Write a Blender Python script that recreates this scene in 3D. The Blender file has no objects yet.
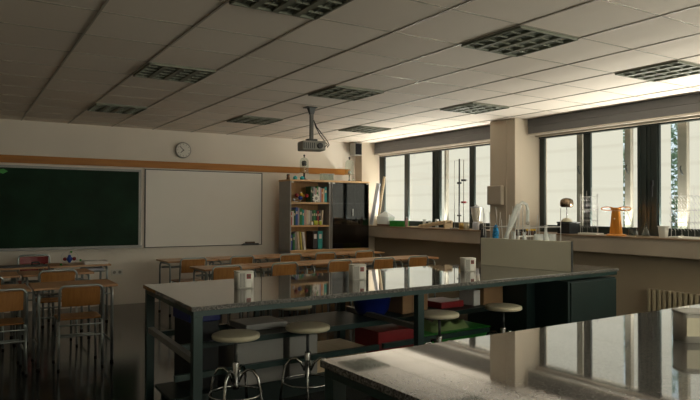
import bpy, math, random
from mathutils import Vector, Matrix
random.seed(7)
R = math.radians
PI = math.pi
sc = bpy.context.scene
C = sc.collection

# ------------------------------------------------------------------ materials
def _nodes(name):
    m = bpy.data.materials.new(name); m.use_nodes = True
    nt = m.node_tree; nt.nodes.clear()
    out = nt.nodes.new('ShaderNodeOutputMaterial')
    return m, nt, out

def mat(name, col, rough=.5, metal=0., var=.08, scale=6., spec=.5, bump=0., stretch=None, coat=0., col2=None, detail=3.):
    m, nt, out = _nodes(name)
    p = nt.nodes.new('ShaderNodeBsdfPrincipled')
    nt.links.new(p.outputs[0], out.inputs[0])
    p.inputs['Roughness'].default_value = rough
    p.inputs['Metallic'].default_value = metal
    p.inputs['Specular IOR Level'].default_value = spec
    p.inputs['Coat Weight'].default_value = coat
    p.inputs['Coat Roughness'].default_value = .05
    tc = nt.nodes.new('ShaderNodeTexCoord'); mp = nt.nodes.new('ShaderNodeMapping')
    if stretch: mp.inputs['Scale'].default_value = stretch
    nz = nt.nodes.new('ShaderNodeTexNoise'); nz.inputs['Scale'].default_value = scale; nz.inputs['Detail'].default_value = detail
    rp = nt.nodes.new('ShaderNodeValToRGB')
    a = tuple(max(0, c * (1 - var)) for c in col) + (1,)
    b = (tuple(col2) + (1,)) if col2 else tuple(min(1, c * (1 + var)) for c in col) + (1,)
    rp.color_ramp.elements[0].color = a; rp.color_ramp.elements[1].color = b
    rp.color_ramp.elements[0].position = .35; rp.color_ramp.elements[1].position = .65
    L = nt.links.new
    L(tc.outputs['Object'], mp.inputs[0]); L(mp.outputs[0], nz.inputs['Vector'])
    L(nz.outputs['Fac'], rp.inputs[0]); L(rp.outputs[0], p.inputs['Base Color'])
    if bump:
        bp = nt.nodes.new('ShaderNodeBump'); bp.inputs['Strength'].default_value = bump; bp.inputs['Distance'].default_value = .01
        L(nz.outputs['Fac'], bp.inputs['Height']); L(bp.outputs[0], p.inputs['Normal'])
    return m

def glass(name, tint=(1, 1, 1), refl=1.0, rough=.02, haze=0.0, hazecol=(.8, .82, .8)):
    m, nt, out = _nodes(name)
    L = nt.links.new
    t = nt.nodes.new('ShaderNodeBsdfTransparent'); t.inputs[0].default_value = tint + (1,)
    g = nt.nodes.new('ShaderNodeBsdfGlossy'); g.inputs['Roughness'].default_value = rough; g.inputs[0].default_value = (1, 1, 1, 1)
    f = nt.nodes.new('ShaderNodeFresnel'); f.inputs[0].default_value = 1.45
    mu = nt.nodes.new('ShaderNodeMath'); mu.operation = 'MULTIPLY'; mu.inputs[1].default_value = refl
    mx = nt.nodes.new('ShaderNodeMixShader')
    ge = nt.nodes.new('ShaderNodeNewGeometry'); sb = nt.nodes.new('ShaderNodeMath'); sb.operation = 'SUBTRACT'; sb.inputs[0].default_value = 1.
    L(ge.outputs['Backfacing'], sb.inputs[1]); L(sb.outputs[0], mu.inputs[1])
    m3 = nt.nodes.new('ShaderNodeMath'); m3.operation = 'MULTIPLY'; m3.inputs[1].default_value = refl; m3.use_clamp = True
    L(f.outputs[0], mu.inputs[0]); L(mu.outputs[0], m3.inputs[0]); L(m3.outputs[0], mx.inputs[0]); L(t.outputs[0], mx.inputs[1]); L(g.outputs[0], mx.inputs[2])
    last = mx
    if haze:
        d = nt.nodes.new('ShaderNodeBsdfDiffuse'); d.inputs[0].default_value = hazecol + (1,)
        m2 = nt.nodes.new('ShaderNodeMixShader'); m2.inputs[0].default_value = haze
        L(mx.outputs[0], m2.inputs[1]); L(d.outputs[0], m2.inputs[2]); last = m2
    L(last.outputs[0], out.inputs[0])
    return m

def wood(name, c1, c2, rough=.45, scale=3., axis=0):
    st = [10., 10., 10.]; st[axis] = 1.
    return mat(name, c1, rough=rough, var=.05, scale=scale, stretch=tuple(st), col2=c2)

M = {}
M['wall'] = mat('wall_paint', (.80, .74, .66), .8, var=.03, scale=1.2, spec=.2)
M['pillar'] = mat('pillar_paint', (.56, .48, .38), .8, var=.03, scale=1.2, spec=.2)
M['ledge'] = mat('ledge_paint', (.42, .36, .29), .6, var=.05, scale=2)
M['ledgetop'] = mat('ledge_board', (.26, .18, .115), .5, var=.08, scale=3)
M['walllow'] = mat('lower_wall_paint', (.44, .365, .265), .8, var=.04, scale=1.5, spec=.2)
M['tile'] = None
M['tbar'] = mat('ceiling_bar', (.36, .32, .26), .35, var=.05, spec=.6)
M['tbar2'] = mat('ceiling_cross_bar', (.34, .305, .25), .35, metal=.1, var=.04, spec=.6)
M['louvre'] = mat('louvre_metal', (.19, .20, .155), .5, metal=.2, var=.1)
M['housing'] = mat('lamp_housing', (.15, .165, .13), .5)
M['tube'] = mat('lamp_tube', (.3, .32, .28), .3)
M['rail'] = wood('wood_rail', (.40, .145, .008), (.47, .18, .012), .5, 2.)
M['chalk'] = mat('chalkboard_green', (.006, .030, .014), .5, var=.25, scale=2.2, spec=.12)
M['alu'] = mat('aluminium', (.26, .26, .25), .45, metal=.4, var=.05)
M['white'] = mat('whiteboard', (.78, .75, .70), .35, var=.02, scale=1, spec=.4)
M['darkframe'] = mat('dark_frame', (.03, .035, .035), .4, var=.1)
M['winframe'] = mat('dark_window_metal', (.022, .032, .03), .35, var=.1, stretch=(8, 8, .5))
M['plastic'] = mat('white_plastic', (.72, .70, .64), .4, var=.03)
M['towergrey'] = mat('tower_grey', (.42, .40, .36), .4, var=.04)
M['greyplastic'] = mat('grey_plastic', (.30, .29, .26), .45, var=.06)
M['darkgrey'] = mat('dark_grey_paint', (.09, .09, .08), .45, var=.06)
M['black'] = mat('black_plastic', (.015, .015, .016), .4, var=.2)
M['rubber'] = mat('rubber', (.02, .02, .02), .8)
M['steel'] = mat('steel_tube', (.38, .43, .44), .3, metal=.75, var=.08)
M['chrome'] = mat('chrome', (.55, .56, .55), .18, metal=1., var=.04)
M['ply'] = wood('chair_plywood', (.33, .145, .038), (.39, .18, .05), .35, 4., 2)
M['desk'] = wood('desk_laminate', (.50, .28, .14), (.58, .34, .18), .38, 4., 0)
M['shelfwood'] = wood('shelf_beech', (.55, .34, .16), (.62, .40, .20), .45, 4., 0)
M['shelfback'] = wood('shelf_back_beech', (.42, .24, .10), (.48, .28, .12), .55, 4., 2)
M['carcass'] = mat('grey_laminate', (.30, .30, .29), .5, var=.04)
M['teal'] = mat('teal_paint', (.010, .036, .034), .42, var=.12, scale=3)
M['tealdark'] = mat('teal_panel', (.007, .022, .021), .5, var=.12, scale=3)
M['divider'] = mat('divider_laminate', (.66, .63, .50), .5, var=.03, scale=2)
M['seatcream'] = mat('cream_seat', (.62, .57, .42), .45, var=.04)
M['red'] = mat('red_plastic', (.24, .012, .016), .4, var=.1)
M['blue'] = mat('blue_plastic', (.006, .018, .17), .4, var=.1)
M['ballblue'] = mat('blue_ball', (.02, .06, .35), .35)
M['ballyellow'] = mat('yellow_ball', (.7, .45, .04), .35)
M['blackbody'] = mat('black_box', (.01, .012, .014), .6)
M['card'] = mat('cardboard', (.34, .20, .10), .8, var=.08, scale=4)
M['green'] = mat('green_plastic', (.03, .32, .04), .45, var=.1)
M['greenpale'] = mat('pale_green_fabric', (.25, .36, .14), .8, var=.2, scale=5, bump=.3)
M['lime'] = mat('lime_plastic', (.55, .65, .06), .4)
M['tealobj'] = mat('turquoise_plastic', (.03, .42, .48), .4)
M['brown'] = mat('dark_brown', (.10, .045, .02), .5)
M['orangewood'] = wood('orange_varnished_wood', (.55, .20, .02), (.66, .27, .04), .3, 4., 2)
M['palewood'] = wood('pale_wood', (.62, .48, .30), (.70, .56, .38), .5, 4., 1)
M['paper'] = mat('paper', (.72, .71, .68), .7, var=.03)
M['paperblue'] = mat('bluish_board', (.55, .58, .66), .6, var=.03)
M['bluebrush'] = mat('blue_bristle', (.02, .25, .55), .8, var=.4, scale=60, bump=.6)
M['radiator'] = mat('radiator_enamel', (.40, .34, .23), .4, var=.04)
M['blind'] = mat('grey_blind', (.15, .147, .148), .6, var=.05, stretch=(1, 1, 14))
M['hem'] = mat('blind_hem', (.62, .56, .48), .4)
M['fin'] = mat('beige_fin', (.27, .25, .21), .6, var=.04)
M['leaf'] = mat('leaf_green', (.10, .22, .08), .6, var=.4, scale=2.5, col2=(.30, .42, .25))
M['bark'] = mat('bark', (.10, .07, .05), .9, bump=.5)
M['grass'] = mat('outside_ground', (.25, .28, .18), .9, var=.2)
M['glass'] = glass('clear_glass', (.93, .97, .96), 1.0, .01)
M['ware'] = glass('glassware', (.86, .90, .89), 1.6, .05, .42, (.95, .97, .97))
M['ware2'] = glass('clear_dish_glass', (.82, .86, .83), 1.6, .05, .02)
M['cabglass'] = glass('smoked_cabinet_glass', (.30, .32, .33), 2.2, .03)
M['wire'] = mat('white_wire', (.55, .55, .54), .4, var=.03)
M['yellowcap'] = mat('yellow_cap', (.75, .48, .04), .45)
M['brass'] = mat('brass', (.55, .38, .14), .3, metal=1.)
M['dome'] = mat('dome_metal', (.25, .18, .12), .25, metal=.9, var=.5, scale=14)
M['fabricgrey'] = mat('speaker_grille', (.012, .012, .013), .9, spec=.1)

def granite():
    m, nt, out = _nodes('polished_granite'); L = nt.links.new
    p = nt.nodes.new('ShaderNodeBsdfPrincipled'); L(p.outputs[0], out.inputs[0])
    tc = nt.nodes.new('ShaderNodeTexCoord')
    v = nt.nodes.new('ShaderNodeTexVoronoi'); v.inputs['Scale'].default_value = 160
    n = nt.nodes.new('ShaderNodeTexNoise'); n.inputs['Scale'].default_value = 70; n.inputs['Detail'].default_value = 5
    r = nt.nodes.new('ShaderNodeValToRGB')
    e = r.color_ramp.elements
    e[0].position = .30; e[0].color = (.062, .06, .058, 1)
    e[1].position = .75; e[1].color = (.22, .21, .197, 1)
    x = e.new(.5); x.color = (.12, .117, .112, 1)
    mx = nt.nodes.new('ShaderNodeMix'); mx.data_type = 'FLOAT'; mx.inputs[0].default_value = .5
    L(tc.outputs['Object'], v.inputs['Vector']); L(tc.outputs['Object'], n.inputs['Vector'])
    s = nt.nodes.new('ShaderNodeSeparateColor'); L(v.outputs['Color'], s.inputs[0])
    L(s.outputs[0], mx.inputs[2]); L(n.outputs['Fac'], mx.inputs[3]); L(mx.outputs[0], r.inputs[0])
    L(r.outputs[0], p.inputs['Base Color'])
    n2 = nt.nodes.new('ShaderNodeTexNoise'); n2.inputs['Scale'].default_value = 3.5; n2.inputs['Detail'].default_value = 6
    mp = nt.nodes.new('ShaderNodeMapping'); mp.inputs['Scale'].default_value = (1, 3, 1)
    L(tc.outputs['Object'], mp.inputs[0]); L(mp.outputs[0], n2.inputs['Vector'])
    mr = nt.nodes.new('ShaderNodeMapRange'); mr.inputs[3].default_value = .02; mr.inputs[4].default_value = .075
    L(n2.outputs['Fac'], mr.inputs[0]); L(mr.outputs[0], p.inputs['Roughness'])
    p.inputs['Specular IOR Level'].default_value = .75
    p.inputs['Coat Weight'].default_value = .5; p.inputs['Coat Roughness'].default_value = .03
    return m
M['granite'] = granite()

def floor_mat():
    m, nt, out = _nodes('dark_terrazzo'); L = nt.links.new
    p = nt.nodes.new('ShaderNodeBsdfPrincipled'); L(p.outputs[0], out.inputs[0])
    tc = nt.nodes.new('ShaderNodeTexCoord')
    br = nt.nodes.new('ShaderNodeTexBrick')
    br.offset = 0; br.inputs['Scale'].default_value = 1.
    br.inputs['Brick Width'].default_value = .4; br.inputs['Row Height'].default_value = .4; br.inputs['Mortar Size'].default_value = .002
    br.inputs['Color1'].default_value = (.026, .025, .021, 1); br.inputs['Color2'].default_value = (.022, .021, .018, 1); br.inputs['Mortar'].default_value = (.03, .03, .03, 1)
    n = nt.nodes.new('ShaderNodeTexNoise'); n.inputs['Scale'].default_value = 120
    mx = nt.nodes.new('ShaderNodeMix'); mx.data_type = 'RGBA'; mx.blend_type = 'MULTIPLY'; mx.inputs[0].default_value = .6
    L(tc.outputs['Object'], br.inputs['Vector']); L(tc.outputs['Object'], n.inputs['Vector'])
    L(br.outputs['Color'], mx.inputs[6]); L(n.outputs['Fac'], mx.inputs[7]); L(mx.outputs[2], p.inputs['Base Color'])
    p.inputs['Roughness'].default_value = .12
    return m
M['floor'] = floor_mat()

def tile_mat():
    m, nt, out = _nodes('ceiling_tile'); L = nt.links.new
    p = nt.nodes.new('ShaderNodeBsdfPrincipled'); L(p.outputs[0], out.inputs[0])
    tc = nt.nodes.new('ShaderNodeTexCoord')
    wn = nt.nodes.new('ShaderNodeTexWhiteNoise'); wn.noise_dimensions = '2D'
    mp = nt.nodes.new('ShaderNodeMapping'); mp.vector_type = 'POINT'
    mp.inputs['Location'].default_value = (-.7514 / .6188, -4.2593 / .6188, 0); mp.inputs['Scale'].default_value = (1 / .6188, 1 / .6188, 1)
    fl = nt.nodes.new('ShaderNodeVectorMath'); fl.operation = 'FLOOR'
    L(tc.outputs['Object'], mp.inputs[0]); L(mp.outputs[0], fl.inputs[0]); L(fl.outputs[0], wn.inputs['Vector'])
    r = nt.nodes.new('ShaderNodeValToRGB')
    r.color_ramp.elements[0].color = (.78, .70, .61, 1); r.color_ramp.elements[1].color = (.85, .77, .68, 1)
    L(wn.outputs['Value'], r.inputs[0]); L(r.outputs[0], p.inputs['Base Color'])
    p.inputs['Roughness'].default_value = .75
    n = nt.nodes.new('ShaderNodeTexNoise'); n.inputs['Scale'].default_value = 90
    b = nt.nodes.new('ShaderNodeBump'); b.inputs['Strength'].default_value = .08
    L(tc.outputs['Object'], n.inputs['Vector']); L(n.outputs['Fac'], b.inputs['Height']); L(b.outputs[0], p.inputs['Normal'])
    return m
M['tile'] = tile_mat()

def shade_mat(strength):  # emission stands in for daylight coming through the white shades
    m, nt, out = _nodes('emissive_white_shade'); L = nt.links.new
    e = nt.nodes.new('ShaderNodeEmission'); e.inputs['Strength'].default_value = strength
    tc = nt.nodes.new('ShaderNodeTexCoord')
    w = nt.nodes.new('ShaderNodeTexWave'); w.bands_direction = 'Z'; w.inputs['Scale'].default_value = 1.1; w.inputs['Distortion'].default_value = .3
    r = nt.nodes.new('ShaderNodeValToRGB')
    r.color_ramp.elements[0].color = (.86, .765, .62, 1); r.color_ramp.elements[1].color = (.92, .825, .68, 1)
    r.color_ramp.elements[0].position = 0; r.color_ramp.elements[1].position = .12
    L(tc.outputs['Object'], w.inputs['Vector']); L(w.outputs['Fac'], r.inputs[0]); L(r.outputs[0], e.inputs[0])
    L(e.outputs[0], out.inputs[0])
    return m
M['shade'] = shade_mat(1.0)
M['shade_strong'] = shade_mat(3.5)  # glow raised for the out-of-view window to brighten the room
M['shade_fill'] = shade_mat(6.6)  # glow of the added back window, set high as fill

# ------------------------------------------------------------------ mesh builder
class MB:
    def __init__(s): s.v = []; s.f = []; s.sm = []
    def add(s, vs, fs, smooth=False):
        o = len(s.v); s.v += [tuple(v) for v in vs]; s.f += [tuple(i + o for i in f) for f in fs]; s.sm += [smooth] * len(fs); return s
    def box(s, x0, x1, y0, y1, z0, z1, bev=0):
        vs = [(x, y, z) for z in (z0, z1) for x, y in ((x0, y0), (x1, y0), (x1, y1), (x0, y1))]
        return s.add(vs, [(3, 2, 1, 0), (4, 5, 6, 7), (0, 1, 5, 4), (1, 2, 6, 5), (2, 3, 7, 6), (3, 0, 4, 7)])
    def prism(s, pts, z0, z1, smooth=False):            # pts ccw in xy
        n = len(pts); vs = [(x, y, z0) for x, y in pts] + [(x, y, z1) for x, y in pts]
        s.add(vs, [tuple(range(n))[::-1], tuple(range(n, 2 * n))])
        o = len(s.v) - 2 * n
        for i in range(n):
            j = (i + 1) % n; s.f.append((o + i, o + j, o + n + j, o + n + i)); s.sm.append(smooth)
        return s
    def lathe(s, prof, c=(0, 0, 0), n=20, smooth=True, cap=True):   # prof: (r,z) upward
        vs = []; fs = []
        for r, z in prof:
            for i in range(n):
                a = 2 * PI * i / n; vs.append((c[0] + r * math.cos(a), c[1] + r * math.sin(a), c[2] + z))
        for k in range(len(prof) - 1):
            for i in range(n):
                j = (i + 1) % n; fs.append((k * n + i, k * n + j, (k + 1) * n + j, (k + 1) * n + i))
        s.add(vs, fs, smooth)
        if cap:
            o = len(s.v) - len(vs)
            s.f.append(tuple(range(o, o + n))[::-1]); s.sm.append(False)
            s.f.append(tuple(range(o + (len(prof) - 1) * n, o + len(prof) * n))); s.sm.append(False)
        return s
    def tube(s, pts, r, n=8, closed=False):
        P = [Vector(p) for p in pts]; m = len(P); rings = []
        up = None
        for i in range(m):
            if closed: t = (P[(i + 1) % m] - P[i - 1]).normalized()
            else: t = (P[min(i + 1, m - 1)] - P[max(i - 1, 0)]).normalized()
            if up is None:
                up = Vector((0, 0, 1)) if abs(t.z) < .9 else Vector((1, 0, 0))
            a = t.cross(up)
            if a.length < 1e-4: a = t.cross(Vector((0, 1, .1)))
            a.normalize(); b = a.cross(t).normalized(); up = b
            rr = r[i] if isinstance(r, (list, tuple)) else r
            rings.append([P[i] + (a * math.cos(2 * PI * k / n) + b * math.sin(2 * PI * k / n)) * rr for k in range(n)])
        vs = [v for q in rings for v in q]; fs = []
        for i in range(m if closed else m - 1):
            j = (i + 1) % m
            for k in range(n):
                l = (k + 1) % n; fs.append((i * n + k, i * n + l, j * n + l, j * n + k))
        s.add(vs, fs, True)
        if not closed:
            o = len(s.v) - len(vs)
            s.f.append(tuple(range(o, o + n))[::-1]); s.sm.append(False)
            s.f.append(tuple(range(o + (m - 1) * n, o + m * n))); s.sm.append(False)
        return s
    def sphere(s, c, r, n=12, sq=1.):
        prof = [(max(1e-4, r * math.sin(PI * k / n)), -r * sq * math.cos(PI * k / n)) for k in range(n + 1)]
        return s.lathe(prof, c, n=max(10, n), cap=False)
    def xf(s, mtx):
        s.v = [tuple(mtx @ Vector(v)) for v in s.v]; return s
    def build(s, name, material, parent=None, bevel=0., loc=None, rz=0.):
        me = bpy.data.meshes.new(name); me.from_pydata(s.v, [], s.f); me.update()
        for p, q in zip(me.polygons, s.sm): p.use_smooth = q
        me.materials.append(M[material] if isinstance(material, str) else material)
        o = bpy.data.objects.new(name, me); C.objects.link(o)
        if parent: o.parent = parent
        if loc: o.location = loc
        o.rotation_euler.z = rz
        if bevel:
            b = o.modifiers.new('bevel', 'BEVEL'); b.width = bevel; b.segments = 2; b.limit_method = 'ANGLE'; b.angle_limit = R(50)
        return o

def thing(name, label, cat, loc=(0, 0, 0), rz=0., group=None):
    o = bpy.data.objects.new(name, None); C.objects.link(o); o.empty_display_size = .1
    o.location = loc; o.rotation_euler.z = rz
    o['label'] = label; o['category'] = cat
    if group: o['group'] = group
    return o
def tag(o, label, cat, group=None):
    o['label'] = label; o['category'] = cat
    if group: o['group'] = group
    return o
def struct(o): o['kind'] = 'structure'; return o
def kids(o): return [c for c in bpy.data.objects if c.parent == o]
def dup(root, loc, rz, label=None, group=None):
    def cp(o, par):
        c = o.copy(); C.objects.link(c); c.parent = par
        for k in CH.get(o.name, []): cp(k, c)
        return c
    CH = {}
    for ob in bpy.data.objects:
        if ob.parent: CH.setdefault(ob.parent.name, []).append(ob)
    r = cp(root, None); r.location = loc; r.rotation_euler.z = rz
    if label: r['label'] = label
    if group: r['group'] = group
    return r
def arc(cx, cy, r, a0, a1, n=6):
    return [(cx + r * math.cos(R(a0 + (a1 - a0) * i / n)), cy + r * math.sin(R(a0 + (a1 - a0) * i / n))) for i in range(n + 1)]

# ------------------------------------------------------------------ the room
CZ = 2.74; YW = 10.17; XL = -2.6; YB = -2.0; XR = 6.95
struct(MB().box(XL - .2, 7.6, YB - .2, YW + .2, -.12, 0).build('floor', 'floor'))
struct(MB().box(XL - .2, 6.74, YB - .2, YW + .2, CZ, CZ + .15).box(6.74, 7.2, YB - .2, YW + .2, CZ, CZ + .15).build('ceiling', 'tile'))
struct(MB().box(XL, 7.1, YW, YW + .2, 0, CZ).build('wall_front', 'wall'))
struct(MB().box(XL - .2, XL, YB, YW, 0, CZ).build('wall_left', 'wall'))
struct(MB().box(XL, 1.6, YB - .2, YB, 0, CZ).box(6.4, 7.2, YB - .2, YB, 0, CZ).box(1.6, 6.4, YB - .2, YB, 0, 1.0).box(1.6, 6.4, YB - .2, YB, 2.6, CZ).build('wall_back', 'wall'))
fill_w = bpy.data.objects.new('window_4', None); C.objects.link(fill_w); fill_w['kind'] = 'structure'; fill_w.location = (1.6, YB - .1, 1.0)  # out-of-view back window, added as frontal fill light for the room
m = MB()
for q in range(5): m.box(q * 1.2 - (.06 if q == 4 else 0), q * 1.2 + (0 if q == 4 else .06), -.03, .03, .07, 1.53)
m.box(0, 4.8, -.03, .03, 0, .07).box(0, 4.8, -.03, .03, 1.53, 1.6)
m.build('window_frame', 'winframe', fill_w)
for q in range(4): MB().box(q * 1.2 + .06, q * 1.2 + 1.2 - (.06 if q == 3 else 0), 0, .006, .07, 1.53).build('pane', 'glass', fill_w)
MB().box(-.1, 4.9, -.3, -.28, -.2, 1.8).build('sun_shade', 'shade_fill', fill_w)  # glowing panel that gives the added fill light
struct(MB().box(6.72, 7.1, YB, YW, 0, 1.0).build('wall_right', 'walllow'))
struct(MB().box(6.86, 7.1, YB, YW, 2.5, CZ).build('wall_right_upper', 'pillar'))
S = .6188; GX = .7514; GY = 4.2593
g = MB()
i = -6
while GX + i * S < 6.72:
    x = GX + i * S
    if x > XL: g.box(x - .008, x + .008, YB, YW, CZ - .006, CZ)
    i += 1
struct(g.build('trim_1', 'tbar'))
g2 = MB(); j = -11
while GY + j * S < YW:
    y = GY + j * S
    if y > YB: g2.box(XL, 6.72, y - .005, y + .005, CZ - .003, CZ)
    j += 1
struct(g2.build('trim_8', 'tbar2'))
struct(MB().box(XL, 6.30, YW - .02, YW, 2.125, 2.235).build('trim_2', 'rail'))
# pillars
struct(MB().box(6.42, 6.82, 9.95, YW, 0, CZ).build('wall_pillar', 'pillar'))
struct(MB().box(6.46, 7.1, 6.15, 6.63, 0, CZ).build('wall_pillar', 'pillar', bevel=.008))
t = MB().box(6.452, 6.46, 6.30, 6.322, 1.18, CZ - .002).build('trim_3', 'pillar'); struct(t)
# ledge
for k, (a, b) in enumerate(((6.635, 9.945), (YB, 6.145))):
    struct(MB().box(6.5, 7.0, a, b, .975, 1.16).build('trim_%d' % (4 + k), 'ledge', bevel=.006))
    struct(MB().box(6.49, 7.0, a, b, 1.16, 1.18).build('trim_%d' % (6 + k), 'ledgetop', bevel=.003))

# windows ------------------------------------------------------------
WX = 6.95; Z0 = 1.18; Z1 = 2.5
def window(n, y0, y1, posts, wide, panes, panels, fins, smat, handles=()):
    w = bpy.data.objects.new('window_%d' % n, None); C.objects.link(w); w['kind'] = 'structure'
    w.location = (WX, y0, Z0)
    def L(m): return m.xf(Matrix.Translation((-WX, -y0, -Z0)))
    f = MB().box(WX - .03, WX + .04, y0, y1, Z0, Z0 + .095).box(WX - .03, WX + .04, y0, y1, Z1 - .02, Z1 + .06)
    for a, b in posts: f.box(WX - .012, WX + .02, a, b, Z0 + .05, Z1)
    L(f).build('window_frame', 'winframe', w)
    for a, b in wide:
        m = MB().box(WX - .015, WX + .02, a, b, Z0 + .05, Z1)
        for q in (.12, .42, .60, .88):
            yy = a + (b - a) * q; m.box(WX - .026, WX - .0145, yy - .012, yy + .012, Z0 + .05, Z1)
        L(m).build('frame_panel', 'winframe', w)
    for a, b in panes:
        L(MB().box(WX + .005, WX + .011, a, b, Z0 + .09, Z1)).build('pane', 'glass', w)
    for a, b in panels:
        L(MB().box(7.25, 7.27, a, b, .9, 2.95)).build('sun_shade', smat, w)
    for a, b, hz in fins:
        fo = L(MB().box(7.07, 7.13, a, b, 1.0, 2.8)).build('shade_post', 'fin', w)
        if hz:
            yy = (a + b) / 2
            L(MB().tube([(7.065, yy - .01, hz - .05), (7.045, yy - .012, hz - .03), (7.045, yy + .012, hz + .03), (7.065, yy + .01, hz + .05)], .009)).build('latch', 'darkframe', fo)
    for y, z in handles:
        L(MB().box(WX - .075, WX - .045, y - .016, y + .016, z - .03, z + .03).box(WX - .075, WX - .06, y - .01, y + .01, z - .16, z + .03)).build('handle', 'black', w)
    return w
window(1, 6.64, YW, [(9.95, 10.12), (9.19, 9.31), (7.463, 7.578), (6.64, 6.70)], [(8.293, 8.506)],
       [(9.31, 9.95), (8.506, 9.19), (7.578, 8.293), (6.70, 7.463)],
       [(8.60, 10.6), (6.5, 8.59)], [(8.30, 8.345, 0)], 'shade')
window(2, 3.2, 6.14, [(5.303, 5.41), (6.057, 6.14), (3.2, 3.28)], [(4.357, 4.637)],
       [(5.41, 6.057), (4.637, 5.303), (3.28, 4.357)],
       [(5.745, 6.6), (5.06, 5.70), (4.418, 4.925), (3.0, 4.20)], [(5.53, 5.62, 2.02), (4.82, 4.90, 1.99), (4.11, 4.217, 1.94)], 'shade', [(4.42, 1.80)])
window(3, -1.9, 2.9, [(2.82, 2.9), (1.0, 1.1), (-1.9, -1.8)], [(-.3, 0)],
       [(1.1, 2.82), (0, 1.0), (-1.8, -.3)], [(-2., 2.95)], [], 'shade_strong')
struct(MB().box(6.86, 7.1, 2.9, 3.2, 1.0, 2.5).build('wall_window_pier', 'pillar'))

# roller blinds
def blind(y0, y1, label):
    b = thing('roller_blind', label, 'blind', (6.68, y0, 2.5))
    L = y1 - y0
    MB().box(0.02, .17, 0, L, .135, .238).build('cassette', 'blind', b)
    MB().box(0, .16, .02, L - .02, .03, .13).build('valance', 'blind', b, bevel=.006)
    MB().box(-.008, .03, .02, L - .02, 0.004, .028).build('hem_bar', 'hem', b)
    return b
blind(6.64, 9.94, 'long grey roller blind housing above the window between the two pillars')
blind(-1.9, 6.14, 'grey roller blind housing above the right-hand window nearest the camera')

# radiators
def radiator(y0, n, label):
    r = thing('radiator', label, 'radiator', (6.60, y0, .08))
    for k in range(n):
        m = MB().box(0, .09, k * .06, k * .06 + .042, 0, .52)
        m.build('radiator_section', 'radiator', r, bevel=.012)
    MB().tube([(.05, 0, .47), (.05, n * .06, .47)], .016).tube([(.05, 0, .05), (.05, n * .06, .05)], .016).build('header_pipe', 'radiator', r)
    MB().box(.05, .119, .1, .14, .1, .4).box(.05, .119, n * .06 - .2, n * .06 - .16, .1, .4).build('bracket', 'radiator', r)
    MB().box(.02, .07, .2, .24, -.08, .04).box(.02, .07, n * .06 - .3, n * .06 - .26, -.08, .04).build('foot', 'radiator', r)
    return r
radiator(2.70, 27, 'cream ribbed radiator on the wall under the right-hand window ledge')

# ------------------------------------------------------------------ ceiling lights
lay = [(i_, j_) for i_ in (1, 4, 7) for j_ in (-2, 2, 6)]
names = {(1, -2): 'square louvred ceiling light cut by the top edge left of centre', (1, 2): 'square louvred ceiling light above the whiteboard end of the left tables',
         (1, 6): 'small-looking louvred ceiling light farthest left, close to the front wall', (4, -2): 'large louvred ceiling light in the upper right, right of the projector',
         (4, 2): 'louvred ceiling light just behind and right of the projector mount', (4, 6): 'louvred ceiling light left of the projector pole near the front wall',
         (7, -2): 'louvred ceiling light at the right edge by the roller blind', (7, 2): 'louvred ceiling light beside the wide pillar', (7, 6): 'louvred ceiling light nearest the far corner and loudspeaker'}
proto = None
for (i_, j_) in lay:
    loc = (GX + i_ * S, GY + j_ * S, CZ)
    if proto is None:
        t = thing('ceiling_light', names[(i_, j_)], 'ceiling light', loc, 0, 'louvred ceiling lights'); proto = t
        a = .012; b = S - .012
        m = MB().box(a, b, a, b, -.004, -.001)
        m.build('housing', 'housing', t)
        fr = MB()
        fr.box(a, b, a, a + .012, -.021, -.004).box(a, b, b - .012, b, -.021, -.004).box(a, a + .012, a, b, -.021, -.004).box(b - .012, b, a, b, -.021, -.004)
        fr.build('frame', 'louvre', t)
        lv = MB()
        w = (b - a) / 4
        for k in (1, 2, 3):
            x = a + k * w; lv.box(x - .022, x + .022, a + .012, b - .012, -.021, -.004)
        for k in range(1, 5):
            y = a + k * (b - a) / 5; lv.box(a + .012, b - .012, y - .004, y + .004, -.018, -.004)
        lv.build('louvre', 'louvre', t)
        tb = MB()
        for k in range(4): tb.tube([(a + (k + .5) * w, a + .03, -.009), (a + (k + .5) * w, b - .03, -.009)], .004)
        tb.build('lamp_tube', 'tube', t)
    else:
        dup(proto, loc, 0, names[(i_, j_)], 'louvred ceiling lights')

# ------------------------------------------------------------------ front wall things
def board(name, x0, x1, z0, z1, surf, frame, fw, label, cat, tray=None):
    t = thing(name, label, cat, (x0, YW, z0))
    W = x1 - x0; H = z1 - z0
    MB().box(fw, W - fw, -.028, -.004, fw, H - fw).build('writing_surface', surf, t)
    MB().box(0, W, -.035, -.002, 0, fw).box(0, W, -.035, -.002, H - fw, H).box(0, fw, -.035, -.002, fw, H - fw).box(W - fw, W, -.035, -.002, fw, H - fw).build('frame', frame, t)
    if tray: MB().box(tray[0], tray[1], -.11, -.036, 0, .02).box(tray[0], tray[1], -.115, -.105, 0, .035).build('tray', frame, t)
    return t
board('chalkboard', -.60, 2.43, .875, 2.09, 'chalk', 'alu', .035, 'long dark green chalkboard in aluminium frame on the front wall', 'chalkboard', (0, 3.03))
board('whiteboard', 2.49, 4.485, .862, 2.105, 'white', 'darkframe', .012, 'wide plain whiteboard with thin dark frame on the front wall', 'whiteboard', (1.62, 1.9))
e = thing('board_eraser', 'brown board eraser on the small tray under the whiteboard', 'eraser', (4.16, YW - .1, .882))
MB().box(0, .16, -.012, .035, 0, .022).build('felt', 'black', e); MB().box(0, .16, -.012, .035, .022, .04).build('grip', 'brown', e)
m_ = thing('board_magnet', 'small green arrow magnet on the left of the chalkboard', 'magnet', (.53, YW - .0285, 2.0))
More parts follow.
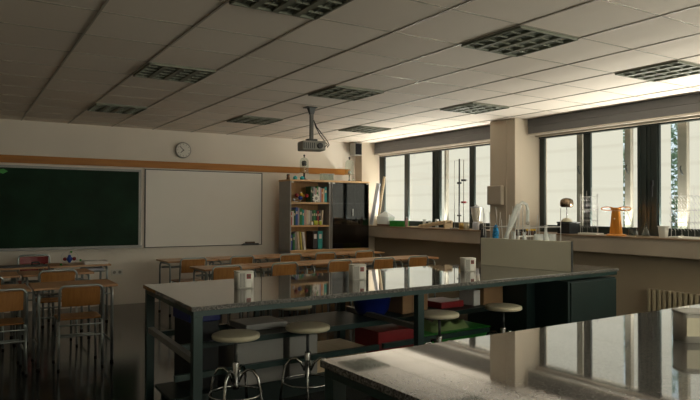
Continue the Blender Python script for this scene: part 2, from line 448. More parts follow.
MB().add([(-.05, 0, .012), (.0, 0, .035), (.0, 0, -.035), (-.09, 0, .008), (-.09, 0, -.008), (.06, 0, 0)] + [(-.05, -.01, .012), (.0, -.01, .035), (.0, -.01, -.035), (-.09, -.01, .008), (-.09, -.01, -.008), (.06, -.01, 0)],
         [(7, 11, 8), (9, 10, 8, 7), (1, 5, 11, 7), (5, 2, 8, 11), (3, 9, 7, 1), (4, 2, 8, 10), (3, 4, 10, 9)]).build('arrow', 'green', m_)
ck = thing('wall_clock', 'round grey wall clock above the wood rail', 'clock', (3.09, YW, 2.43))
rotx = Matrix.Rotation(R(90), 4, 'X')
MB().lathe([(.125, .002), (.132, .02), (.13, .04), (.115, .046)], n=32).xf(rotx).build('case', 'greyplastic', ck)
MB().lathe([(.112, .045), (.112, .048)], n=32).xf(rotx).build('dial', 'plastic', ck)
hm = MB()
for k in range(12):
    a = k * PI / 6; hm.box(-.004, .004, -.0505, -.0482, .085, .104)
    q = len(hm.v) - 8; rm = Matrix.Rotation(a, 4, 'Y'); hm.v[q:] = [tuple(rm @ Vector(v)) for v in hm.v[q:]]
hm.build('hour_marks', 'greyplastic', ck)
MB().box(-.005, .005, -.0525, -.0507, -.01, .06).xf(Matrix.Rotation(R(-135), 4, 'Y')).build('hour_hand', 'black', ck)
MB().box(-.004, .004, -.055, -.053, -.015, .085).xf(Matrix.Rotation(R(-45), 4, 'Y')).build('minute_hand', 'black', ck)
so = thing('wall_socket', 'white double wall socket low on the front wall right of the left tables', 'socket', (2.085, YW, .50))
MB().box(-.085, .085, -.012, 0, -.045, .045).build('plate', 'plastic', so, bevel=.003)
for x in (-.04, .04): MB().lathe([(.024, .0125), (.024, .014)], (x, 0, 0), n=14).xf(rotx).build('outlet', 'greyplastic', so)
# loudspeaker
sp = thing('loudspeaker', 'small boxy wall loudspeaker high in the far corner', 'loudspeaker', (6.32, 10.0, 2.485), R(4))
MB().box(-.085, .085, -.08, .08, 0, .235).build('cabinet', 'greyplastic', sp, bevel=.008)
MB().box(-.07, .07, -.09, -.0805, .015, .22).build('grille', 'fabricgrey', sp)
MB().box(-.02, .02, .0805, .17, .09, .14).build('bracket', 'black', sp)
# projector
pj = thing('projector', 'grey ceiling projector hanging on a dark pole', 'projector', (3.70, 6.88, CZ))
MB().box(-.09, .05, -.06, .06, -.012, -.002).add([(-.05, -.03, -.012), (.04, -.03, -.012), (.04, .03, -.012), (-.05, .03, -.012), (-.025, -.02, -.09), (.022, -.02, -.09), (.022, .02, -.09), (-.025, .02, -.09)], [(0, 1, 5, 4), (1, 2, 6, 5), (2, 3, 7, 6), (3, 0, 4, 7), (4, 5, 6, 7)]).build('ceiling_bracket', 'darkframe', pj)
MB().box(-.022, .018, -.018, .018, -.40, -.05).build('pole', 'darkgrey', pj)
bd = MB().box(-.15, .15, -.12, .12, -.54, -.425).xf(Matrix.Rotation(R(-12), 4, 'Z')).build('body', 'greyplastic', pj, bevel=.015)
MB().lathe([(.035, 0), (.035, .03), (.028, .03)], n=16).xf(Matrix.Rotation(R(-12), 4, 'Z') @ Matrix.Translation((.07, -.12, -.485)) @ rotx).build('lens', 'black', bd)
MB().box(-.06, .06, -.045, .045, -.42, -.395).build('mount_plate', 'darkframe', pj)
vt = MB()
for k in range(6): vt.box(-.135 + k * .026, -.124 + k * .026, -.124, -.12, -.52, -.45)
vt.xf(Matrix.Rotation(R(-12), 4, 'Z')).build('vent', 'black', bd)
for q, dx in enumerate((.0, .04)):
    MB().tube([(.02, -.02, -.16), (.04 + dx * .3, -.03, -.24), (.09 + dx, -.05, -.34), (.13 + dx, -.1, -.42), (.14 + dx * .6, -.15, -.47), (.10 + dx, -.145, -.5)], .006).build('cable', 'black', pj)

# ------------------------------------------------------------------ bookcase
BY = 9.48; BX0 = 4.70; BX1 = 6.27; BM = 5.455
bc = thing('bookcase', 'tall bookcase with open left shelves and a dark glass door on the right', 'bookcase', (BX0, BY, 0))
def BL(m): return m.xf(Matrix.Translation((-BX0, -BY, 0)))
D1 = BY + .43
BL(MB().box(BX0, BX0 + .02, BY, D1, .03, 1.95).box(BM + .045, BM + .065, BY, D1, .79, 1.95).box(BM - .0, BM + .02, BY, D1, .79, 1.95).box(BX1 - .02, BX1, BY, D1, .03, 1.95)).build('side_panel', 'carcass', bc)
BL(MB().box(BX0 - .01, BX1 + .01, BY - .015, D1, 1.95, 1.98)).build('top_board', 'shelfwood', bc, bevel=.003)
BL(MB().box(BX0 + .02, BM, D1 - .02, D1 - .005, .79, 1.95)).build('back_panel', 'shelfback', bc)
BL(MB().box(BM + .065, BX1 - .02, D1 - .02, D1 - .005, .79, 1.95)).build('back_panel', 'tealdark', bc)
for z in (1.585, 1.195):
    BL(MB().box(BX0 + .02, BM, BY + .01, D1 - .02, z - .015, z + .015)).build('shelf', 'shelfwood', bc)
    BL(MB().box(BM + .065, BX1 - .02, BY + .03, D1 - .02, z - .01, z + .01)).build('shelf', 'carcass', bc)
BL(MB().box(BX0 + .0, BX1 - .0, BY - .02, D1, .76, .79)).build('base_board', 'shelfwood', bc, bevel=.003)
BL(MB().box(BX0 + .02, BX1 - .02, BY + .02, D1, .03, .76)).build('base_cabinet', 'shelfwood', bc)
for a, b, hx in ((BX0 + .022, BM + .02, BM - .04), (BM + .025, BX1 - .022, BM + .08)):
    d = BL(MB().box(a, b, BY, BY + .018, .05, .75)).build('door', 'shelfwood', bc, bevel=.003)
    BL(MB().tube([(hx, BY, .55), (hx, BY - .03, .55), (hx, BY - .03, .65), (hx, BY, .65)], .005)).build('handle', 'chrome', d)
gd = BL(MB().box(BM + .06, BX1 - .005, BY - .008, BY - .002, .80, 1.94)).build('glass_door', 'cabglass', bc)
BL(MB().box(5.91, 5.925, BY - .03, BY - .009, 1.36, 1.49)).build('handle', 'chrome', gd)
for x in (BX0 + .04, BM - .01, BM + .08, BX1 - .04):
    BL(MB().box(x - .018, x + .018, BY - .014, BY, 1.925, 1.945)).build('hinge_cap', 'plastic', bc)

BCOL = {'green': (.03, .20, .06), 'dgreen': (.015, .09, .04), 'white': (.58, .55, .50), 'grey': (.28, .27, .26), 'blue': (.03, .08, .30), 'teal': (.02, .28, .28), 'orange': (.50, .16, .04), 'red': (.35, .03, .03), 'cream': (.60, .52, .38), 'black': (.03, .03, .035), 'pink': (.42, .26, .24), 'yellow': (.5, .42, .08), 'lav': (.30, .26, .33)}
BM_ = {k: mat('cover_' + k, v, .5, var=.08, scale=15) for k, v in BCOL.items()}
def book(x, z, w, h, col, label, group, lean=0., dep=.19, y=None):
    y = BY + .05 if y is None else y
    t = thing('book', label, 'book', (x, y, z + max(0, 0)), 0, group)
    mt = Matrix.Rotation(R(lean), 4, 'Y')
    if lean < 0: mt = Matrix.Translation((w * 0, 0, 0)) @ mt; 
    lift = w * abs(math.sin(R(lean))) if lean > 0 else 0
    mt = Matrix.Translation((0, 0, lift + .0005)) @ mt
    MB().box(0, w, 0, .003, 0, h).box(0, .002, .003, dep, 0, h).box(w - .002, w, .003, dep, 0, h).xf(mt).build('cover', BM_[col], t)
    MB().box(.0025, w - .0025, .004, dep - .005, .004, h - .004).xf(mt).build('pages', 'paper', t)
    if col in ('green', 'dgreen', 'blue', 'black', 'teal', 'orange', 'red'):
        MB().box(w * .2, w * .8, -.0015, -.0002, h * .62, h * .78).xf(mt).build('spine_label', BM_['cream'], t)
    return t
CN = {'dgreen': 'dark green', 'lav': 'lavender', 'teal': 'teal', 'white': 'white'}
gtop = 'books on the top shelf of the bookcase'; gmid = 'books on the middle shelf of the bookcase'; gbot = 'leaning books on the bottom shelf of the bookcase'
top = [(5.115, .026, .27, 'dgreen', 'first at the left end of the top shelf row'), (5.145, .022, .25, 'black', 'second from the left in the top shelf row'), (5.17, .03, .27, 'grey', 'right of the thin black one in the top shelf row'),
       (5.205, .026, .24, 'pink', 'before the tall green one in the top shelf row'), (5.235, .03, .275, 'green', 'tallest, mid row of the top shelf'), (5.268, .028, .26, 'white', 'next to the tall green one in the top shelf row'),
       (5.30, .024, .25, 'lav', 'thin, right half of the top shelf row'), (5.328, .03, .23, 'orange', 'between lavender and cream books on the top shelf'), (5.361, .02, .24, 'cream', 'thin, beside the teal binder on the top shelf'), (5.385, .05, .265, 'teal', 'wide, at the right end of the top shelf row')]
for x, w, h, c, wh in top: book(x, 1.60, w - .001, h, c, '%s book %s' % (CN.get(c, c), wh), gtop)
mid = [(4.735, .028, .22, 'red', 'at the far left end of the middle shelf'), (4.766, .028, .24, 'white', 'second from the left on the middle shelf'), (4.797, .03, .26, 'dgreen', 'left of the tall blue pair on the middle shelf'), (4.83, .04, .30, 'blue', 'tall, left part of the middle shelf'),
       (4.873, .028, .29, 'lav', 'tall, right beside the blue one on the middle shelf'), (4.904, .05, .285, 'green', 'wide, left part of the middle shelf'), (4.957, .032, .26, 'teal', 'beside the wide green one on the middle shelf'), (4.992, .04, .265, 'pink', 'left-centre of the middle shelf'),
       (5.035, .034, .255, 'cream', 'centre of the middle shelf'), (5.072, .03, .25, 'white', 'centre of the middle shelf beside the grey one'), (5.105, .034, .245, 'grey', 'centre of the middle shelf'), (5.142, .03, .25, 'dgreen', 'right of the grey one on the middle shelf'),
       (5.175, .036, .255, 'green', 'behind the lime cup on the middle shelf'), (5.214, .03, .25, 'black', 'behind the lime cup on the middle shelf'), (5.25, .024, .24, 'red', 'thin, near the right end of the middle shelf row'), (5.277, .036, .255, 'black', 'near the right end of the middle shelf row'), (5.322, .025, .25, 'cream', 'leaning at the right end of the middle shelf row')]
for x, w, h, c, wh in mid: book(x, 1.21, w - .001, h, c, '%s book %s' % (CN.get(c, c), wh), gmid, 4 if 'leaning' in wh else 0)
bot = [(4.735, .03, .26, 'blue', 'upright at the left end of the bottom shelf'), (4.768, .03, .28, 'green', 'next to the blue one on the bottom shelf'), (4.80, .035, .30, 'grey', 'leaning left, third on the bottom shelf'), (4.842, .03, .31, 'cream', 'leaning left, middle of the bottom shelf stack'), (4.882, .03, .31, 'yellow', 'leaning left, right half of the bottom shelf stack'), (4.922, .045, .30, 'white', 'outermost leaning on the bottom shelf stack')]
for k, (x, w, h, c, wh) in enumerate(bot): book(x + .012 * k, .79, w - .001, h, c, '%s book %s' % (CN.get(c, c), wh), gbot, 0 if k < 2 else -1.2 - 1.2 * k, y=BY + .04)
# box files at the right of the bottom shelf
for k, (x, c, l) in enumerate(((5.20, 'black', 'black box file at the right of the bottom shelf, left of the pair'), (5.30, 'teal', 'dark teal box file at the far right of the bottom shelf'))):
    t = thing('box_file', l, 'box file', (x, BY + .12, .79), 0, 'box files on the bottom shelf')
    MB().box(0, .09, 0, .24, 0.001, .31).build('case', BM_[c], t, bevel=.003)
    MB().box(.02, .07, -.001, 0, .18, .26).build('spine_label', 'paper', t)
# molecular model
mo = thing('molecular_model', 'ball and stick molecule with red, yellow and blue balls on the top shelf', 'molecular model', (5.0, BY + .12, 1.60))
balls = [((-.13, -.02, .115), .034, 'red', 'red_ball'), ((.06, -.02, .11), .036, 'red', 'red_ball'), ((-.045, -.03, .13), .03, 'ballyellow', 'yellow_ball'), ((-.05, .0, .075), .038, 'ballblue', 'blue_ball'), ((-.01, -.04, .11), .022, 'ballyellow', 'yellow_ball'), ((-.17, .0, .04), .024, 'paperblue', 'pale_ball'), ((-.03, .02, .16), .018, 'plastic', 'white_ball')]
for c, r, m, nm in balls: MB().sphere(c, r).build(nm, m, mo)
MB().tube([(-.13, -.02, .115), (-.05, 0, .075), (.06, -.02, .11)], .006).tube([(-.045, -.03, .13), (-.05, 0, .075), (-.17, 0, .04)], .006).tube([(-.05, 0, .075), (-.03, .02, .16)], .006).tube([(-.05, 0, .075), (-.05, 0, .0)], .006).tube([(-.05, 0, .004), (-.17, 0, .012), (-.17, 0, .04)], .005).build('sticks', 'wire', mo)
MB().lathe([(.05, 0), (.05, .008)], (-.05, 0, 0.0005)).build('stand', 'black', mo)
ge = thing('flower_ornament', 'white cog-shaped ornament standing on the top shelf', 'ornament', (5.205, BY + .03, 1.6005))
mm = MB()
pts = []
for k in range(48):
    a = 2 * PI * k / 48; rr = .058 + (.012 if (k // 3) % 2 else -.006)
    pts.append((rr * math.cos(a), rr * math.sin(a)))
mm.prism(pts, 0, .015).xf(Matrix.Translation((0, 0, .068)) @ rotx).build('wheel', 'plastic', ge)
MB().lathe([(.028, .016), (.02, .024)], n=16).xf(Matrix.Translation((0, 0, .068)) @ rotx).build('hub', 'pink' if False else 'greyplastic', ge)
cu = thing('mug', 'lime green mug on the middle shelf in front of the books', 'mug', (5.20, BY + .022, 1.2105))
MB().lathe([(.03, 0), (.036, .03), (.038, .075), (.033, .075), (.03, .008)], n=18).xf(Matrix.Diagonal((1, .6, 1, 1))).build('cup', 'lime', cu)
MB().tube([(.036, 0, .06), (.058, 0, .055), (.06, 0, .03), (.037, 0, .018)], .005).build('handle', 'lime', cu)
tg = thing('jar', 'small lime jar right of the lime mug on the middle shelf', 'jar', (5.29, BY + .022, 1.2105))
MB().lathe([(.02, 0), (.024, .01), (.024, .06), (.018, .068)], n=14).xf(Matrix.Diagonal((1, .8, 1, 1))).build('body', 'lime', tg); MB().lathe([(.019, .068), (.019, .08)], n=14).xf(Matrix.Diagonal((1, .8, 1, 1))).build('lid', 'plastic', tg)
tg = thing('jar', 'small white jar left of the lime mug on the middle shelf', 'jar', (5.12, BY + .022, 1.2105))
MB().lathe([(.022, 0), (.026, .01), (.026, .05), (.02, .056)], n=14).xf(Matrix.Diagonal((1, .75, 1, 1))).build('body', 'plastic', tg); MB().lathe([(.021, .056), (.021, .066)], n=14).xf(Matrix.Diagonal((1, .75, 1, 1))).build('lid', 'brass', tg)
# inside the glass cabinet
for x, c, w, l in ((5.56, 'ballblue', .22, 'blue tray behind the glass door, at its bottom left'), (5.80, 'lime', .34, 'green tray behind the glass door, at its bottom right')):
    t = thing('plastic_tray', l, 'tray', (x, BY + .06, .7905), 0, 'trays behind the glass door')
    MB().box(0, w, 0, .2, 0, .07).build('bin', c, t, bevel=.006); MB().box(-.005, w + .005, -.005, .205, .072, .085).build('rim', c, t)
for x, w, h, l in ((5.57, .3, .09, 'grey instrument case on the lower glass-door shelf, left'), (5.95, .2, .12, 'black instrument case on the lower glass-door shelf, right')):
    t = thing('instrument_case', l, 'case', (x, BY + .08, 1.2055), 0, 'cases behind the glass door')
    MB().box(0, w, 0, .2, 0, h).build('case', 'greyplastic' if w > .25 else 'black', t, bevel=.01); MB().box(w / 2 - .03, w / 2 + .03, -.012, 0, h * .5, h * .7).build('clasp', 'chrome', t)
# on top of the bookcase
TY = BY + .2
t = thing('jar', 'small dark brown jar at the left end on top of the bookcase', 'jar', (4.76, TY, 1.98))
MB().lathe([(.028, 0), (.03, .03), (.024, .05), (.03, .075)], n=14).build('body', 'brown', t); MB().lathe([(.026, .075), (.026, .095)], n=14).build('lid', 'black', t)
for x, l in ((4.87, 'left turquoise pot on top of the bookcase'), (5.0, 'right turquoise pot on top of the bookcase, beside the bell jar stand')):
    t = thing('turquoise_pot', l, 'pot', (x, TY - .05, 1.98), 0, 'turquoise pots on the bookcase')
    MB().lathe([(.03, 0), (.038, .02), (.036, .055), (.03, .055), (.03, .01)], n=16).build('pot', 'tealobj', t)
    MB().sphere((0.0, 0, .05), .022, 10).build('filling', 'tealobj', t)
def belljar(x, l, dark):
    t = thing('bell_jar_apparatus', l, 'laboratory apparatus', (x, TY + .03, 1.98))
    MB().lathe([(.075, 0), (.075, .012), (.03, .025), (.018, .05), (.018, .12)] if dark else [(.06, 0), (.06, .01), (.02, .02), (.014, .05), (.014, .12)], n=20).build('base', 'black' if dark else 'chrome', t)
    MB().lathe([(.09, .12), (.09, .135)], n=24).build('plate', 'ware2', t)
    MB().lathe([(.075, .135), (.078, .2), (.078, .34), (.055, .38), (.02, .395), (.012, .41)], n=24, cap=False).build('bell_glass', 'ware2', t)
    MB().sphere((0, 0, .43), .018, 10).lathe([(.01, .395), (.01, .42)], n=10).build('knob', 'black', t)
    if dark:
        MB().lathe([(.035, .25), (.042, .27), (.042, .32), (.03, .34)], n=16).build('metal_vessel', 'darkframe', t); MB().lathe([(.006, .136), (.006, .25)], n=8).build('stem', 'brass', t)
    else:
        MB().lathe([(.02, .136), (.03, .15), (.03, .18), (.02, .2)], n=16).build('metal_vessel', 'chrome', t)
        MB().sphere((.05, -.05, .04), .032, 10).build('bulb', 'ware2', t)
belljar(5.08, 'bell jar with black vessel on a black stand, left on top of the bookcase', True)
belljar(6.0, 'empty clear bell jar on a slim stand, right on top of the bookcase', False)
t = thing('glass_dish', 'rectangular clear glass dish in the middle on top of the bookcase', 'dish', (5.42, TY - .06, 1.98))
MB().box(0, .2, 0, .008, .0, .12).box(0, .2, .14, .148, 0, .12).box(0, .008, .008, .14, 0, .12).box(.192, .2, .008, .14, 0, .12).box(0, .2, 0, .148, 0, .008).build('dish', 'ware2', t)
MB().tube([(-.008, -.008, .12), (.208, -.008, .12), (.208, .156, .12), (-.008, .156, .12)], .006, closed=True).build('rim', 'ware', t)

# ------------------------------------------------------------------ chairs and desks
def make_chair(name='school_chair', m='ply', back='ply'):
    t = thing(name, '', 'chair')
    W = .185
    # origin: floor, centre between the rear feet; the chair faces +y
    st = MB(); st.add(*(lambda: (None, None))()) if False else None
    pts = [(-.19, .05), (.19, .05), (.195, .36), (.17, .40), (-.17, .40), (-.195, .36)]
    MB().prism(pts, .444, .458).build('seat', m, t, bevel=.005)
    n = 8; vs = []; fs = []
    for k in range(n + 1):
        x = -.165 + .33 * k / n; yy = .008 - .022 * math.cos(PI * (k / n - .5)) + .012
        for z, dy in ((.575, .0), (.585, -.002), (.735, -.018), (.748, -.02)):
            vs.append((x, yy + dy, z))
        for z, dy in ((.748, -.011), (.735, -.009), (.585, .007), (.575, .009)):
            vs.append((x, yy + dy, z))
    for k in range(n):
        for q in range(8):
            r = (q + 1) % 8; fs.append((k * 8 + q, k * 8 + r, (k + 1) * 8 + r, (k + 1) * 8 + q))
    fs.append(tuple(range(8))[::-1]); fs.append(tuple(range(n * 8, n * 8 + 8)))
    MB().add(vs, fs, False).build('backrest', back, t)
    # inverted U of steel over the backrest
    c = .05
    up = [(-W, .03, .44), (-W, .0, .70)] + [(x, -.006, z) for x, z in [(-W + c - c * math.cos(a), .716 + c * math.sin(a)) for a in [PI / 2 * q / 5 for q in range(1, 6)]]]
    dn = [(-x, y, z) for x, y, z in reversed(up)]
    MB().tube(up + dn, .0105).build('back_frame', 'steel', t)
    for s in (-1, 1):
        lg = MB().tube([(s * .19, -.012, 0.0), (s * W, .03, .44)], .0105).build('leg', 'steel', t)
        MB().tube([(s * .19, -.0122, 0), (s * .1898, -.011, .018)], .0125).build('rubber_foot', 'rubber', lg)
        lg = MB().tube([(s * .19, .40, 0.0), (s * .178, .36, .40), (s * .175, .33, .432), (s * W, .02, .436)], .0105).build('leg', 'steel', t)
        MB().tube([(s * .19, .4002, 0), (s * .1898, .399, .018)], .0125).build('rubber_foot', 'rubber', lg)
    for y, z in ((.016, .30), (.375, .25), (.02, .40)): MB().tube([(-.185, y, z), (.185, y, z)], .008).build('stretcher', 'steel', t)
    return t
def make_desk():
    t = thing('school_desk', '', 'desk')
    W = .74; D = .52
    MB().box(0.003, W - .003, 0, D, .728, .75).build('desktop', 'desk', t, bevel=.004)
    for x in (.05, W - .05):
        for y, s in ((.06, 1), (D - .06, -1)):
            pts = [(x, y - s * .03, 0), (x, y - s * .02, .60)] + [(x, y - s * .02 + s * (.07 - .07 * math.cos(a)), .64 + .07 * math.sin(a)) for a in [PI / 2 * q / 5 for q in range(0, 6)]] + [(x, D / 2, .712)]
            lg = MB().tube(pts, .014).build('leg', 'steel', t)
            MB().tube([(x, y - s * .0302, 0), (x, y - s * .03, .02)], .0165).build('rubber_foot', 'rubber', lg)
    MB().tube([(.05, D - .12, .64), (W - .05, D - .12, .64)], .012).build('cross_rail', 'steel', t)
    for x in (.05, W - .05): MB().tube([(x, .04, .2), (x, D - .04, .2)], .01).build('side_rail', 'steel', t)
    tr = MB()
    for k in range(7): tr.tube([(.08 + k * (W - .16) / 6, .08, .655), (.08 + k * (W - .16) / 6, D - .1, .64)], .004, n=6)
    tr.tube([(.05, .08, .655), (W - .05, .08, .655)], .006).tube([(.05, D - .1, .64), (W - .05, D - .1, .64)], .006)
    tr.build('book_rack', 'steel', t)
    return t
chair0 = make_chair(); desk0 = make_desk()
used = {'c': False, 'd': False}
def place(kind, x, y, rz, label, group):
    p = chair0 if kind == 'c' else desk0
    if not used[kind]:
        used[kind] = True; p.location = (x, y, 0); p.rotation_euler.z = rz; p['label'] = label; p['group'] = group; return p
    q_ = dup(p, (x, y, 0), rz, label, group); q_.scale = (1, 1, 1); return q_
RZ = R(2.6)
ordn = ['first', 'second', 'third', 'fourth', 'fifth']
for k in range(5):
    place('d', 2.46 + .757 * k, 8.74 + .757 * k * math.tan(RZ), RZ, '%s wooden desk from the left in the back row nearest the whiteboard' % ordn[k], 'desks in the back row')
    place('d', 2.52 + .757 * k, 7.38 + .757 * k * math.tan(RZ), RZ, '%s wooden desk from the left in the row right behind the granite bench' % ordn[k], 'desks in the row behind the bench')
for k, x in enumerate((2.77, 3.50, 4.30, 4.92, 5.68)):
    place('c', x, 8.56 + (x - 2.5) * .045, RZ, '%s plywood chair from the left at the back row of desks' % ordn[k], 'chairs at the back row').scale = (1.0, 1, 1.04)
for k, x in enumerate((2.74, 3.52, 4.36, 5.10, 5.73)):
    place('c', x, 7.2 + (x - 2.5) * .045, RZ, '%s plywood chair from the left at the row behind the granite bench' % ordn[k], 'chairs behind the granite bench').scale = (1.0, 1, 1.04)
# left group
gl = 'desks at the far left'
place('d', .585, 6.39, 0, 'nearest wooden desk on the left whose right corner is clear of others', gl)
place('d', -.17, 6.33, R(1.5), 'nearest wooden desk cut by the left edge', gl)
place('d', .60, 7.72, R(1), 'wooden desk of the middle left row with a chair at its right half', gl)
place('d', -.16, 7.70, 0, 'wooden desk of the middle left row cut by the left edge', gl)
place('d', .98, 8.72, R(0), 'far left-row wooden desk carrying the stack of papers', gl)
place('d', .22, 8.70, R(0), 'far left-row wooden desk carrying the long black bar', gl)
gc = 'chairs at the far left'
place('c', .978, 6.30, R(-1), 'nearest full plywood chair on the left with curved steel back tube', gc)
place('c', .335, 6.28, R(2), 'nearest plywood chair cut by the left edge', gc)
place('c', .91, 7.36, R(0), 'plywood chair at the middle left row, seen between the two nearest chairs', gc).scale = (1, 1, 1.07)
place('c', .22, 7.52, R(0), 'plywood chair at the middle left row, cut by the left edge', gc)
rc = make_chair('red_chair', 'red', 'red')
rc.location = (.89, 9.66, 0); rc.rotation_euler.z = PI; rc.scale = (1.05, 1.0, 1.09); tag(rc, 'dark red chair behind the far left desk below the chalkboard', 'chair')
# things on the left desks
t = thing('board_ruler', 'long black wooden ruler with grip lying on the far left desk', 'ruler', (.36, 8.73, .7505))
MB().box(0, .60, 0, .06, 0, .028).build('rule', 'black', t); MB().tube([(.42, .03, .028), (.43, .03, .055), (.50, .03, .055), (.51, .03, .028)], .010).build('grip', 'black', t)
t = thing('molecular_model', 'small blue and red molecule on a thin wire ring on the far left desk', 'molecular model', (1.22, 8.80, .7505))
MB().sphere((0, 0, .08), .035).sphere((0, -.0, .115), .02).sphere((0, 0, .05), .02).build('blue_ball', 'ballblue', t)
for x in (-.055, .055): MB().sphere((x, 0, .08), .024).build('red_ball', 'red', t)
for c in ((-.10, .0, .014), (.13, 0, .06), (.02, .0, .17)): MB().sphere(c, .014, 8).build('green_ball', 'green', t)
MB().tube([(.1 * math.cos(a), 0, .1 + .085 * math.sin(a)) for a in [2 * PI * k / 20 for k in range(20)]], .0025, n=5, closed=True).tube([(-.10, 0, .01), (0, 0, .08), (.13, 0, .06)], .003, n=5).tube([(0, 0, 0), (0, 0, .17)], .003, n=5).build('wires', 'wire', t)
t = thing('paper_stack', 'low stack of white papers on the right end of the far left desk', 'papers', (1.40, 8.78, .7505))
mm = MB()
for k in range(7):
    a = random.uniform(-.012, .012); b_ = random.uniform(-.01, .01); mm.box(a, .29 + a, b_, .21 + b_, k * .006, k * .006 + .0055)
mm.build('sheets', 'paper', t)
t = thing('paper_stack', 'pale blue papers in the rack under the far left desk', 'papers', (1.38, 8.80, .664), 0)
MB().box(0, .26, 0, .25, 0, .03).build('sheets', 'paperblue', t)

# ------------------------------------------------------------------ granite bench
SHX = Matrix(((1, .091, 0, 0), (0, 1, 0, 0), (0, 0, 1, 0), (0, 0, 0, 1)))
BO = Vector((1.174, 3.66, 0)); BRZ = math.atan(.068)
bench = thing('granite_bench', 'long laboratory bench with grey granite top and dark teal steel frame', 'bench', BO, BRZ)
BLn = 4.46; BD = 1.27
MB().box(0, BLn, 0, BD, .872, .90).xf(SHX).build('worktop', 'granite', bench, bevel=.003)
MB().box(.015, BLn - .02, .012, .05, .838, .871).box(.015, BLn - .02, BD - .05, BD - .012, .838, .871).box(.015, .055, .05, BD - .05, .838, .871).box(1.85, 1.9, .05, BD - .05, .838, .871).box(3.2, 3.25, .05, BD - .05, .838, .871).xf(SHX).build('apron', 'teal', bench)
for x in (.015, 1.79): 
    for y in (.012, BD - .072): MB().box(x, x + .06, y, y + .06, 0, .8375).xf(SHX).build('leg', 'teal', bench, bevel=.003)
MB().box(.93, .97, BD - .06, BD - .02, 0, .8375).xf(SHX).build('leg', 'tealdark', bench)
for x in (.025, 1.855): MB().box(x, x + .04, .073, BD - .073, .545, .585).xf(SHX).build('side_stretcher', 'alu', bench)
MB().box(.066, 3.49, BD - .065, BD - .02, .50, .54).box(.076, 3.49, .62, .66, .505, .545).box(1.896, 3.2, .62, .66, .30, .34).box(.076, 1.84, .62, .66, .30, .34).xf(SHX).build('long_stretcher', 'teal', bench)
MB().box(.66, 1.84, .662, BD - .066, .525, .545).box(1.906, 3.49, .662, BD - .066, .525, .545).xf(SHX).build('shelf', 'tealdark', bench)
MB().box(.076, 1.84, .74, BD - .08, .13, .15).box(1.906, 3.49, .74, BD - .08, .13, .15).xf(SHX).build('bottom_shelf', 'tealdark', bench)
MB().box(.1, 1.84, .76, .80, 0, .13).box(1.95, 3.45, .76, .80, 0, .13).box(.1, 1.84, 1.05, 1.09, 0, .13).box(1.95, 3.45, 1.05, 1.09, 0, .13).xf(SHX).build('plinth', 'tealdark', bench)
# cabinet half
MB().box(3.50, 3.53, .40, BD - .02, 0, .814).box(3.53, 3.65, .42, .45, 0, .814).box(3.531, 3.65, BD - .05, BD - .02, 0, .814).box(3.65, 3.68, .02, BD - .02, 0, .814).xf(SHX).build('cabinet_side', 'tealdark', bench)
cb = MB().box(3.681, BLn - .02, .03, BD - .02, .08, .813).box(3.77, BLn - .04, .06, BD - .06, 0, .08).xf(SHX).build('cabinet', 'tealdark', bench)
MB().box(3.69, BLn - .03, .012, .0295, .10, .80).xf(SHX).build('door', 'tealdark', cb, bevel=.003)
# gas tap on its end
t = thing('gas_tap', 'small brass gas tap sticking out of the right end of the granite bench', 'tap', BO + Vector((BLn * math.cos(BRZ) + .012, BLn * math.sin(BRZ) + .30, .68)), BRZ)
MB().tube([(.006, 0, .0), (.075, 0, 0), (.09, 0, -.01), (.09, 0, -.035)], .012).build('spout', 'brass', t)
MB().lathe([(.022, .0), (.022, .03)], (.05, 0, .012), n=12).build('knob', 'seatcream', t)
def bw(s, d, z): s += .091 * d; c, n = math.cos(BRZ), math.sin(BRZ); return (BO.x + s * c - d * n, BO.y + s * n + d * c, z)
# divider
dv = thing('divider_screen', 'plain grey-beige divider screen standing across the granite bench', 'divider', (4.875, 3.94, .90), R(9.3))
MB().box(0, .022, 0.0, 1.04, .001, .285).build('panel', 'divider', dv, bevel=.003)
MB().box(-.003, .025, -.004, -.0005, .001, .287).build('edge_strip', 'darkframe', dv)
# socket towers
def tower(loc, rz, label, sc_=1.):
    t = thing('socket_tower', label, 'socket tower', loc, rz, 'socket towers on the benches')
    pts = arc(.055, -.045, .03, -90, 0) + arc(.055, .045, .03, 0, 90) + arc(-.055, .045, .03, 90, 180) + arc(-.055, -.045, .03, 180, 270)
    pts = [(x * sc_, y * sc_) for x, y in pts]
    MB().prism(pts, .0005, .155 * sc_, True).build('housing', 'plastic', t)
    MB().prism([(x * 1.04, y * 1.04) for x, y in pts], .1555 * sc_, .168 * sc_, True).build('cap', 'plastic', t)
    rb = MB()
    for k in range(4): rb.box((-.06 + k * .014) * sc_, (-.052 + k * .014) * sc_, -.079 * sc_, -.0752 * sc_, .01, .15 * sc_)
    rb.build('ribs', 'greyplastic', t)
    pl = MB().box(.002 * sc_, .052 * sc_, -.079 * sc_, -.0752 * sc_, .012 * sc_, .148 * sc_).build('socket_plate', 'plastic', t)
    MB().box(.006 * sc_, .048 * sc_, -.083 * sc_, -.0792 * sc_, .095 * sc_, .142 * sc_).build('red_socket', 'red', pl)
    MB().box(.014 * sc_, .04 * sc_, -.0845 * sc_, -.0832 * sc_, .108 * sc_, .13 * sc_).build('outlet', 'brown', pl)
    return t
tower((1.795, 4.38, .90), R(-6), 'white socket tower with red socket, leftmost on the granite bench', .74)
tower((2.82, 4.43, .90), R(-14), 'white socket tower with red socket, middle one on the granite bench', .74)
tower((4.12, 4.52, .90), R(-18), 'white socket tower with red socket beside the divider screen', .74)

